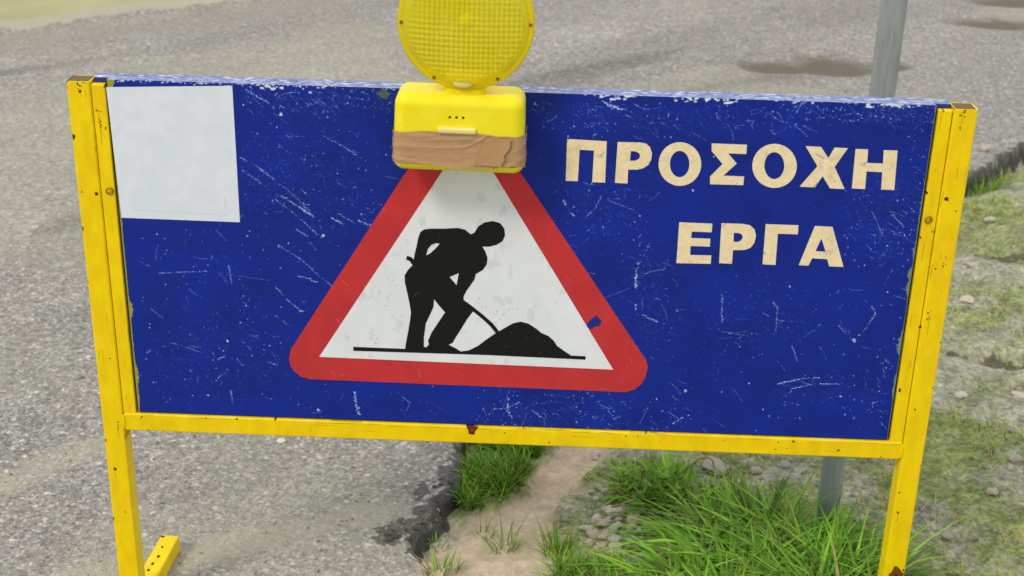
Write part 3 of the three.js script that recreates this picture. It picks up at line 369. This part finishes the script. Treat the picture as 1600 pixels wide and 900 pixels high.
// ------------------------------------------------------------------ warning lamp hung over the top of the board
{
  const ZB = 0.002, ZFr = 0.074, D = ZFr - ZB;
  const a = onZ(618, 152, ZFr), b = onZ(824, 160, ZFr), c1 = onZ(609, 258, ZFr), c2 = onZ(812, 276, ZFr);
  const yT = (a.y + b.y) / 2 + 0.004, yB = (c1.y + c2.y) / 2 - 0.004, cx = (a.x + b.x + c1.x + c2.x) / 4, w = (b.x - a.x + c2.x - c1.x) / 2, h = yT - yB;
  const lamp = thing('warning_lamp', new THREE.Vector3(cx, yB, (ZB + ZFr) / 2), 'yellow hazard lamp with round ribbed lens and brown tape, on the blue board', 'warning lamp');
  lamp.rotation.z = -0.012;
  const pl = canvas(512, 512), px = pl.getContext('2d'), im = px.createImageData(512, 512);
  for (let j = 0; j < 512; j++) for (let i = 0; i < 512; i++) { const n = fbm(i / 60, j / 60, 501, 4) - 0.5, f = hash(i, j, 503) - 0.5, k = 4 * (j * 512 + i); im.data[k] = 246 + 8 * n + 4 * f; im.data[k + 1] = 230 + 12 * n + 4 * f; im.data[k + 2] = 36 + 40 * n + 8 * f; im.data[k + 3] = 255; }
  px.putImageData(im, 0, 0); for (let k = 0; k < 60; k++) blot(px, rr(0, 512), rr(0, 512), rr(0.6, 2.6), `rgba(150,120,40,${rr(0.15, 0.5)})`, 8);
  const pt = ctex(pl); pt.wrapS = pt.wrapT = THREE.RepeatWrapping; const plastic = satin({ map: pt, roughness: 0.38 });
  const taper = (y) => 1 + 0.022 * (1 - y / h * 1.6);
  const g = new RoundedBoxGeometry(w, h, D, 6, 0.015); g.translate(0, h / 2, 0); { const p = g.attributes.position; for (let i = 0; i < p.count; i++) p.setX(i, p.getX(i) * taper(p.getY(i))); g.computeVertexNormals(); }
  part('battery_case', planar(g, -w / 2, 0, 0.2, 0.2), plastic, lamp);
  // brown packing tape wound round the lower half, wrinkled
  const y0 = 0.0105, y1 = h * 0.53, NU = 260, NV = 26, pos = [], uv = [], idx = [], R = 0.0155, hw = w / 2, hd = D / 2;
  const per = []; { const seg = (x, z) => per.push([x, z]); for (let q = 0; q < 4; q++) { const sx = q === 0 || q === 3 ? 1 : -1, sz = q < 2 ? 1 : -1; for (let k = 0; k <= 8; k++) { const t = (q + k / 8) * Math.PI / 2; seg(sx * (hw - R) + Math.cos(t) * R, sz * (hd - R) + Math.sin(t) * R); } } per.push(per[0]); }
  const acc = [0]; for (let k = 1; k < per.length; k++) acc.push(acc[k - 1] + Math.hypot(per[k][0] - per[k - 1][0], per[k][1] - per[k - 1][1])); const LEN = acc[acc.length - 1];
  const perAt = (s) => { let k = 1; while (k < acc.length - 1 && acc[k] < s) k++; const t = clamp((s - acc[k - 1]) / (acc[k] - acc[k - 1])); return [per[k - 1][0] + (per[k][0] - per[k - 1][0]) * t, per[k - 1][1] + (per[k][1] - per[k - 1][1]) * t]; };
  for (let j = 0; j <= NV; j++) for (let i = 0; i <= NU; i++) {
    const s = i / NU * LEN, [X, Z] = perAt(s), t = j / NV, per1 = (i % NU) / NU * LEN;
    let y = y0 + (y1 - y0) * t; if (j === 0) y += (vn(per1 * 60, 2, 511) - 0.5) * 0.008 + (vn(per1 * 400, 2, 517) - 0.5) * 0.003; if (j === NV) y += (vn(per1 * 30, 5, 513) - 0.5) * 0.005;
    const wr = 0.0008 + 0.0013 * Math.pow(1 - Math.abs(2 * fbm(per1 * 5, y * 60 + per1 * 6 + 3 * vn(per1 * 11, 4, 533), 515, 2) - 1), 4) + 0.0006 * vn(per1 * 160, y * 300, 519), nl = Math.hypot(X, Z * 2.2), ox = Math.abs(X) > hw - R ? Math.sign(X) : 0, oz = Math.abs(Z) > hd - R ? Math.sign(Z) : 0, on = Math.hypot(ox, oz) || 1;
    pos.push(X * taper(y) + ox / on * wr, y, Math.max(-hd - 0.0012, Z + oz / on * wr)); uv.push(s / 0.2, y / 0.1);
  }
  for (let j = 0; j < NV; j++) for (let i = 0; i < NU; i++) { const q = j * (NU + 1) + i; idx.push(q, q + NU + 1, q + 1, q + 1, q + NU + 1, q + NU + 2); }
  const tg = new THREE.BufferGeometry(); tg.setAttribute('position', new THREE.Float32BufferAttribute(pos, 3)); tg.setAttribute('uv', new THREE.Float32BufferAttribute(uv, 2)); tg.setIndex(idx); tg.computeVertexNormals();
  const tc = canvas(1024, 512), tx = tc.getContext('2d'), im2 = tx.createImageData(1024, 512);
  for (let j = 0; j < 512; j++) for (let i = 0; i < 1024; i++) { const n = fbm(i / 70, j / 9, 521, 4) - 0.5, l = sstep(0.62, 0.72, fbm(i / 160, j / 11, 523, 3)), k = 4 * (j * 1024 + i), v = 1 + 0.1 * n - 0.05 * l; im2.data[k] = 184 * v; im2.data[k + 1] = 146 * v; im2.data[k + 2] = 106 * v; im2.data[k + 3] = 255; }
  tx.putImageData(im2, 0, 0); const tt = ctex(tc); tt.wrapS = tt.wrapT = THREE.RepeatWrapping;
  part('tape_band', tg, std({ map: tt, roughness: 0.3, side: THREE.DoubleSide }), lamp).userData.label = 'wrinkled brown packing tape wound round the case';
  { const fg = new THREE.PlaneGeometry(0.034, (y1 - y0) * 0.86, 10, 8), p = fg.attributes.position; for (let i = 0; i < p.count; i++) { const u = p.getX(i) / 0.034 + 0.5; p.setXYZ(i, p.getX(i) + p.getY(i) * 0.35 + 0.004 * (vn(p.getY(i) * 300, 3, 541) - 0.5) * (u > 0.95 ? 1 : 0), p.getY(i), 0.0004 + 0.0022 * u * u * u + 0.0005 * vn(p.getX(i) * 200, p.getY(i) * 200, 543)); } fg.computeVertexNormals(); part('tape_end', fg, std({ color: rgb(0.46, 0.27, 0.13), roughness: 0.3, side: THREE.DoubleSide }), lamp, [w * 0.27, (y0 + y1) / 2, D / 2 + 0.0024]); }
  const lg = new RoundedBoxGeometry(0.05, 0.0085, 0.008, 3, 0.0035); part('latch', lg, std({ color: rgb(0.8, 0.72, 0.24), roughness: 0.4 }), lamp, [-0.002, h * 0.57, D / 2 + 0.002]);
  for (let k = -1; k < 2; k++) { const v = new THREE.CylinderGeometry(0.0017, 0.0017, 0.002, 10); v.rotateX(Math.PI / 2); part('vent_hole', v, std({ color: rgb(0.06, 0.045, 0.01), roughness: 0.9 }), lamp, [-0.003 + k * 0.0085, h * 0.735, D / 2 - 0.0006]); }
  // round two-sided lens on a short neck
  const lc = onZ(726, 33.5, 0.056), ly = lc.y - yB, lx = lc.x - cx, RL = 0.0856;
  const neck = new RoundedBoxGeometry(0.054, 0.044, 0.036, 4, 0.013); part('neck', neck, satin({ color: rgb(0.9, 0.72, 0.01), roughness: 0.3 }), lamp, [lx, ly - RL - 0.002, 0.008]);
  const cap = new THREE.SphereGeometry(0.0125, 20, 12); cap.scale(1.05, 0.5, 0.3); part('neck_highlight', cap, std({ color: rgb(0.85, 0.76, 0.28), roughness: 0.25 }), lamp, [lx - 0.002, ly - RL + 0.0105, 0.0315]);  // pale oval added to paint a soft highlight on the neck
  const amber = new THREE.MeshPhysicalMaterial({ color: rgb(0.93, 0.86, 0.006), roughness: 0.1, transmission: 0.62, thickness: 0, ior: 1.55, specularIntensity: 1 });
  const rim = new THREE.LatheGeometry([[0.0865, -0.012], [0.0915, -0.012], [0.0945, -0.009], [0.0945, 0.009], [0.0915, 0.012], [0.0865, 0.012], [0.086, 0.0105]].map(([r, y]) => new THREE.Vector2(r, y)), 96); rim.rotateX(Math.PI / 2);
  const lens = part('lens', (() => {
    const sheets = [];
    for (const s of [1, -1]) {
      const nr = 92, na = 288, P = [], I = [];
      for (let i = 0; i <= nr; i++) for (let k = 0; k <= na; k++) {
        const r = 0.0872 * i / nr, t = k / na * 6.2831853, X = Math.cos(t) * r, Y = Math.sin(t) * r, e = i / nr;
        const cellX = Math.abs(Math.sin(X / 0.0068 * Math.PI)), cellY = Math.abs(Math.sin(Y / 0.0074 * Math.PI)), zone = sstep(0.95, 0.88, e), low = 0.35 + 0.65 * sstep(0.02, -0.02, Y);
        P.push(X, Y, s * (0.0105 + 0.021 * Math.sqrt(Math.max(0, 1 - e * e)) + zone * (0.0021 * cellX * (0.7 + 0.6 * vn(X * 90, Y * 30, 531)) + 0.0015 * cellY * low)));
      }
      for (let i = 0; i < nr; i++) for (let k = 0; k < na; k++) { const q = i * (na + 1) + k; s > 0 ? I.push(q, q + na + 1, q + 1, q + 1, q + na + 1, q + na + 2) : I.push(q, q + 1, q + na + 1, q + 1, q + na + 2, q + na + 1); }
      const g = new THREE.BufferGeometry(); g.setAttribute('position', new THREE.Float32BufferAttribute(P, 3)); g.setIndex(I); g.computeVertexNormals(); sheets.push(g);
    }
    return mergeGeometries(sheets);
  })(), amber, lamp, [lx, ly, 0.018]);
  part('rim', rim, new THREE.MeshPhysicalMaterial({ color: rgb(0.93, 0.8, 0.006), roughness: 0.3, transmission: 0.5, thickness: 0, specularIntensity: 0.5 }), lens);
  const bulb = new THREE.SphereGeometry(0.012, 16, 12); part('bulb', bulb, std({ color: rgb(0.75, 0.72, 0.62), roughness: 0.25 }), lens); lens.scale.setScalar(0.906);
  for (let k = 0; k < 6; k++) { const t = k * Math.PI / 3 + 0.02, s = new THREE.CylinderGeometry(0.0022, 0.0025, 0.003, 12); s.rotateX(Math.PI / 2); part('screw', s, std({ color: rgb(0.2, 0.09, 0.012), roughness: 0.6 }), lens, [Math.cos(t) * 0.0888, Math.sin(t) * 0.0888, 0.0124]); }
}

// ------------------------------------------------------------------ galvanised pole behind the board
{
  const p = onY(1290, 822), base = new THREE.Vector3(p.x, heightAt(p.x, p.z) - 0.03, p.z);
  const pole = thing('metal_pole', base, 'grey galvanised metal pole standing in the grass behind the blue board', 'pole');
  const c = canvas(256, 1024), x = c.getContext('2d'), im = x.createImageData(256, 1024);
  for (let j = 0; j < 1024; j++) for (let i = 0; i < 256; i++) { const n = fbm(i / 16, j / 60, 601, 4) - 0.5, f = hash(i, j, 603) - 0.5, k = 4 * (j * 256 + i), v = 1 + 0.2 * n + 0.06 * f; im.data[k] = 155 * v; im.data[k + 1] = 163 * v; im.data[k + 2] = 161 * v; im.data[k + 3] = 255; }
  x.putImageData(im, 0, 0); const t = ctex(c); t.wrapS = t.wrapT = THREE.RepeatWrapping; t.repeat.set(1, 4);
  const g = new THREE.CylinderGeometry(0.0198, 0.0198, 2.7, 40, 1, true); g.translate(0, 1.35, 0); part('tube', g, std({ map: t, roughness: 0.5, metalness: 0.2 }), pole);
  const cap = new THREE.SphereGeometry(0.0206, 24, 8, 0, Math.PI * 2, 0, Math.PI / 2); cap.scale(1, 0.35, 1); part('cap', cap, std({ color: rgb(0.1, 0.1, 0.1), roughness: 0.6 }), pole, [0, 2.7, 0]);
}

// ------------------------------------------------------------------ grass
function inPoly(poly, x, z) { let ins = false; for (let i = 0, j = poly.length - 1; i < poly.length; j = i++) { const [xi, zi] = poly[i], [xj, zj] = poly[j]; if ((zi > z) !== (zj > z) && x < (xj - xi) * (z - zi) / (zj - zi) + xi) ins = !ins; } return ins; }
const poly = (l) => l.map(([a, b]) => { const p = onY(a, b); return [p.x, p.z]; });
function onGround(px, py) { let p = onY(px, py); for (let k = 0; k < 5; k++) p = onY(px, py, heightAt(p.x, p.z)); return p; }
class Blades {
  constructor() { this.p = []; this.c = []; this.i = []; }
  add(x, z, az, L, w, lean, bend, col, seg = 4, y = heightAt(x, z) - 0.006) {
    const ca = Math.cos(az), sa = Math.sin(az), tw = rr(-0.9, 0.9), b0 = this.p.length / 3;
    for (let k = 0; k <= seg; k++) {
      const t = k / seg, out = L * (lean * t + bend * t * t), up = L * (t * Math.sqrt(Math.max(0.1, 1 - lean * lean * 0.7)) - bend * bend * 0.55 * t * t * t), wd = w * 0.5 * (1 - Math.pow(t, 2.2)) + 0.00025, a2 = az + Math.PI / 2 + tw * t, dx = Math.cos(a2) * wd, dz = Math.sin(a2) * wd;
      const X = x + ca * out, Y = y + up, Z = z + sa * out; this.p.push(X - dx, Y, Z - dz, X + dx, Y + wd * 0.3, Z + dz); this.c.push(...col, ...col);
      if (k) { const q = b0 + 2 * (k - 1); this.i.push(q, q + 1, q + 2, q + 1, q + 3, q + 2); }
    }
  }
  geo(origin) { const g = new THREE.BufferGeometry(); if (origin) for (let k = 0; k < this.p.length; k += 3) { this.p[k] -= origin.x; this.p[k + 1] -= origin.y; this.p[k + 2] -= origin.z; } g.setAttribute('position', new THREE.Float32BufferAttribute(this.p, 3)); g.setAttribute('color', new THREE.Float32BufferAttribute(this.c, 3)); g.setIndex(this.i); g.computeVertexNormals(); return g; }
}
const leafMat = new THREE.MeshPhysicalMaterial({ vertexColors: true, color: 0xffffff, roughness: 0.55, transmission: 0.3, thickness: 0, side: THREE.DoubleSide, specularIntensity: 0.45 });
const green = (dry = 0.04) => { const v = rr(0.6, 1.5); if (rnd() < dry) return [0.3 * v, 0.25 * v, 0.1 * v]; const y = rr(0, 1); return [(0.095 + 0.17 * y) * v, (0.29 + 0.16 * y) * v, (0.012 + 0.014 * y) * v]; };
{
  const lush = poly([[990, 948], [950, 1000], [960, 1080], [1395, 1080], [1372, 965], [1325, 912], [1255, 868], [1195, 835], [1125, 800], [1085, 776], [1045, 750], [985, 748], [962, 768], [1015, 790], [1085, 815], [1096, 872], [1052, 932]]);
  const fringe = poly([[868, 884], [852, 1010], [1010, 1010], [1030, 925], [985, 902], [930, 890]]);
  const B = new Blades(), scatter = (P, n, fn) => { const xs = P.map((p) => p[0]), zs = P.map((p) => p[1]), x0 = Math.min(...xs), x1 = Math.max(...xs), z0 = Math.min(...zs), z1 = Math.max(...zs); let c = 0; while (c < n) { const x = rr(x0, x1), z = rr(z0, z1); if (inPoly(P, x, z)) { fn(x, z); c++; } } };
  const tallAt = (x, z) => 0.04 + 0.062 * sstep(0.2, 0.36, x) * sstep(-0.4, -0.22, z);
  scatter(lush, 165, (x, z) => { // arching clumps, most blades of one clump falling the same way
    const s = rr(0.6, 1.35), pref = rr(0, 6.28), tall = tallAt(x, z) * s, tint = rr(0.55, 1.3);
    for (let k = 0; k < 70; k++) { const a = rnd() < 0.45 ? pref + rr(-0.8, 0.8) : rr(0, 6.28), d = Math.abs(rr(-1, 1)) * 0.03, c = green(0.03); B.add(x + Math.cos(a) * d, z + Math.sin(a) * d, a + rr(-0.5, 0.5), tall * rr(0.5, 1.25), rr(0.0034, 0.0092), rr(0.15, 0.9), rr(0.35, 1.6), [c[0] * tint, c[1] * tint, c[2] * tint], 6); } });
  scatter(lush, 4200, (x, z) => B.add(x, z, rr(0, 6.28), rr(0.02, 0.06), rr(0.002, 0.0042), rr(0, 0.8), rr(0.1, 0.9), green(0.16), 3));
  scatter(lush, 420, (x, z) => B.add(x, z, rr(0, 6.28), rr(0.04, 0.1), rr(0.0015, 0.003), rr(0.4, 1), rr(0.2, 0.9), green(0.9), 4));
  scatter(lush, 1500, (x, z) => { if (x < 0.36) B.add(x, z, rr(0, 6.28), rr(0.014, 0.028), rr(0.006, 0.011), rr(0.3, 1), rr(0.1, 0.6), green(0.02), 4, heightAt(x, z) + rr(0.004, 0.05)); });
  scatter(fringe, 1900, (x, z) => B.add(x, z, rr(0, 6.28), rr(0.018, 0.05), rr(0.0018, 0.004), rr(0, 0.7), rr(0.1, 0.9), green(0.12), 4));
  top('lush_grass', B.geo(), leafMat, 'lush long green grass under the right half of the board', 'grass', undefined, 'stuff');
  const strip = poly([[716, 705], [712, 750], [730, 782], [775, 772], [832, 720], [850, 690], [850, 640], [740, 640]]), C = new Blades(), cx = strip.map((p) => p[0]), cz = strip.map((p) => p[1]);
  for (let k = 0; k < 9000; k++) { const x = rr(Math.min(...cx), Math.max(...cx)), z = rr(Math.min(...cz), Math.max(...cz)); if (!inPoly(strip, x, z) || x < edgeX(z) + 0.004 || fbm(x * 22, z * 22, 701, 3) < 0.4) continue; C.add(x, z, rr(0, 6.28), rr(0.018, 0.055), rr(0.0016, 0.0032), rr(0, 0.5), rr(0.1, 0.7), green(0.12), 3); }
  top('low_grass', C.geo(), leafMat, 'low green grass between the asphalt edge and the dirt path', 'grass', undefined, 'stuff');
  // thin short grass scattered over the verge, following its green patches
  const V = new Blades();
  for (let k = 0; k < 90000; k++) { const x = rr(-0.05, 1.75), z = rr(-2.7, 0.25); const e = x - edgeX(z); if (e < 0.02 || pathM(x, z) > 0.3) continue; const gq = clamp(inBlob(GREENS, x, z)) * 0.9 + 0.6 * sstep(0.42, 0.62, fbm(x * 4.5, z * 4.5, 133, 4)) + 0.25 * sstep(0.08, 0.03, e); if (rnd() > gq * 0.4 * sstep(0.3, 0.55, fbm(x * 13, z * 13, 131, 4))) continue; const c = green(0.35); V.add(x, z, rr(0, 6.28), rr(0.008, 0.032), rr(0.0014, 0.0026), rr(0.1, 0.8), rr(0.1, 0.8), [c[0] * 1.5 + 0.03, c[1] * 1.15 + 0.02, c[2] * 1.5 + 0.015], 2); }
  top('thin_grass', V.geo(), leafMat, 'thin short grass scattered over the stony verge', 'grass', undefined, 'stuff');
  // single tufts
  const tuft = (px, py, n, L, r, label, pale = 0) => { const p = onGround(px, py), T = new Blades(); p.y = heightAt(p.x, p.z); for (let k = 0; k < n; k++) { const a = rr(0, 6.28), d = r * Math.sqrt(rnd()), c = green(0.15); T.add(p.x + Math.cos(a) * d, p.z + Math.sin(a) * d * 0.7, a + rr(-0.7, 0.7), L * rr(0.5, 1.2), rr(0.0016, 0.0034), rr(0, 0.45), rr(0.1, 0.8), [c[0] + pale, c[1] + pale, c[2] + pale * 0.8], 4); } const m = top('grass_tuft', T.geo(p), leafMat, label, 'grass tuft'); m.position.copy(p); };
  tuft(790, 858, 34, 0.05, 0.022, 'small sparse grass tuft alone in the middle of the dirt path', 0.05); tuft(757, 836, 16, 0.03, 0.018, 'tiny pale grass tuft on dirt path just behind the sparse tuft', 0.06);
  tuft(872, 862, 70, 0.055, 0.026, 'dark green grass tuft where dirt path meets the pile of pale stones'); tuft(690, 898, 40, 0.04, 0.03, 'low yellowish grass tuft on dirt beside the broken asphalt edge', 0.03); tuft(682, 850, 18, 0.022, 0.02, 'tiny sprig of grass on dirt next to the dark asphalt crumbs', 0.02);
  tuft(1535, 302, 90, 0.07, 0.07, 'green grass tuft under the asphalt edge beyond the right yellow post'); tuft(1150, 772, 20, 0.07, 0.012, 'thin upright weed sprig at the back of the lush grass');
}

// ------------------------------------------------------------------ stones
function stoneGeo(s, flat = 0.65) { const g = new THREE.IcosahedronGeometry(1, 1), p = g.attributes.position, v = new THREE.Vector3(); for (let i = 0; i < p.count; i++) { v.fromBufferAttribute(p, i); const n = 0.6 + 0.7 * vn(v.x * 1.6 + s * 7, v.y * 1.6 + v.z * 1.3 + s * 3, 801) + 0.16 * vn(v.x * 4 + s, v.z * 4 + v.y * 3, 803); v.multiplyScalar(n); v.y *= flat; p.setXYZ(i, v.x, v.y, v.z); } g.computeVertexNormals(); return g; }
const stoneGeos = [1, 2, 3, 4, 5, 6].map((s) => stoneGeo(s)), stoneMats = [[0.46, 0.42, 0.32], [0.5, 0.46, 0.37], [0.38, 0.34, 0.27], [0.44, 0.37, 0.29]].map((c) => std({ color: rgb(...c), roughness: 0.9, flatShading: true }));
function stone(name, px, py, r, mat, label, group) { const p = onGround(px, py), m = top(name, stoneGeos[Math.floor(rnd() * 6)], mat, label, 'stone', group); m.position.set(p.x, heightAt(p.x, p.z) + r * 0.25, p.z); m.rotation.set(rr(-0.3, 0.3), rr(0, 6.28), rr(-0.3, 0.3)); m.scale.set(r * rr(0.8, 1.3), r * rr(0.8, 1.1), r * rr(0.8, 1.2)); return m; }
for (let k = 0; k < 64; k++) { const t = k / 64; stone('pale_stone', rr(905, 1030 + 10 * t), 796 + 90 * t + rr(-6, 6), rr(0.005, 0.0125), stoneMats[k % 4], 'pale stone in the heap at the left edge of the lush grass', 'pale stones heaped beside the grass'); }
for (let k = 0; k < 9; k++) stone('pale_stone', rr(922, 945), rr(706, 800), rr(0.004, 0.009), stoneMats[k % 4], 'pale stone along the right border of the dirt path', 'pale stones lining the dirt path');
for (const [px, py, r] of [[1535, 268, 0.02], [1512, 470, 0.013], [1545, 345, 0.014], [1590, 620, 0.014], [1480, 840, 0.01], [1550, 770, 0.012], [1390, 738, 0.012], [1180, 738, 0.012], [1225, 730, 0.011], [1120, 735, 0.02], [1345, 815, 0.012], [1585, 720, 0.014], [1500, 620, 0.012]]) stone('verge_stone', px, py, r, stoneMats[1 + (Math.round(px) % 3)], 'loose grey stone on the mossy verge', 'loose stones on the verge');
stone('white_stone', 440, 691, 0.008, std({ color: rgb(0.68, 0.66, 0.48), roughness: 0.8 }), 'small pale yellow stone on the asphalt just below the crossbar');
{ // asphalt crumbs broken off the edge
  const dark = [std({ color: rgb(0.07, 0.066, 0.06), roughness: 0.95, flatShading: true }), std({ color: rgb(0.14, 0.13, 0.118), roughness: 0.95, flatShading: true })];
  for (let k = 0; k < 18; k++) { const [px, py] = [[605, 838], [625, 826], [645, 838], [668, 805], [690, 770], [700, 745]][k % 6]; const m = stone('asphalt_crumb', px + rr(-16, 16), py + rr(-12, 12), rr(0.0028, 0.0065), dark[k % 2], 'dark crumb of asphalt at the broken road edge', 'asphalt crumbs along the road edge'); m.userData.category = 'crumb'; }
  const g = new THREE.IcosahedronGeometry(1, 0), n = 3600, im = new THREE.InstancedMesh(stoneGeo(9, 0.7), std({ color: 0xffffff, roughness: 0.92, flatShading: true }), n), M = new THREE.Matrix4(), q = new THREE.Quaternion(), e = new THREE.Euler(); let c = 0, col = new THREE.Color();
  while (c < n) { const onRoad = rnd() < 0.22, x = onRoad ? rr(-1.1, 0.1) : rr(-0.15, 1.8), z = onRoad ? rr(-0.9, 0.2) : rr(-2.8, 0.2), ed = x - edgeX(z); if (onRoad ? ed > 0 : ed < 0) continue; if (!onRoad && rnd() < pathM(x, z) * 1.2) continue; if (!onRoad && fbm(x * 6, z * 6, 811, 3) < rr(0.3, 0.6)) continue;
    const r = (onRoad ? rr(0.001, 0.003) : rr(0.0012, 0.0046)) * (rnd() < 0.07 ? 1.6 : 1); e.set(rr(0, 6), rr(0, 6), rr(0, 6)); q.setFromEuler(e); M.compose(new THREE.Vector3(x, heightAt(x, z) + r * 0.2, z), q, new THREE.Vector3(r * rr(0.8, 1.4), r * rr(0.6, 1), r)); im.setMatrixAt(c, M); const v = rr(0.22, 0.42); col.setRGB(v, v * rr(0.92, 0.98), v * rr(0.68, 0.84)); im.setColorAt(c, col); c++; }
  im.name = 'gravel'; shade(im); tag(im, 'fine loose gravel scattered over verge and asphalt', 'gravel', undefined, 'stuff'); scene.add(im);
}
// two dry bent stalks lying at the grass
for (const [pts, label] of [[[[955, 792, 0.01], [975, 786, 0.02], [992, 780, 0.03], [988, 774, 0.035]], 'dry straw stalk lying over the pale stone heap'], [[[1078, 730, 0.03], [1095, 716, 0.06], [1112, 718, 0.065], [1116, 732, 0.05]], 'curled brown dry stalk arching at the back of the lush grass']]) {
  const P = pts.map(([a, b, y]) => onY(a, b, y)), o = P[0].clone(), g = new THREE.TubeGeometry(new THREE.CatmullRomCurve3(P.map((p) => p.clone().sub(o))), 24, 0.0016, 6); const m = top('dry_stalk', g, std({ color: rgb(0.3, 0.21, 0.09), roughness: 0.8 }), label, 'dry stalk'); m.position.copy(o);
}
renderer.render(scene, camera);
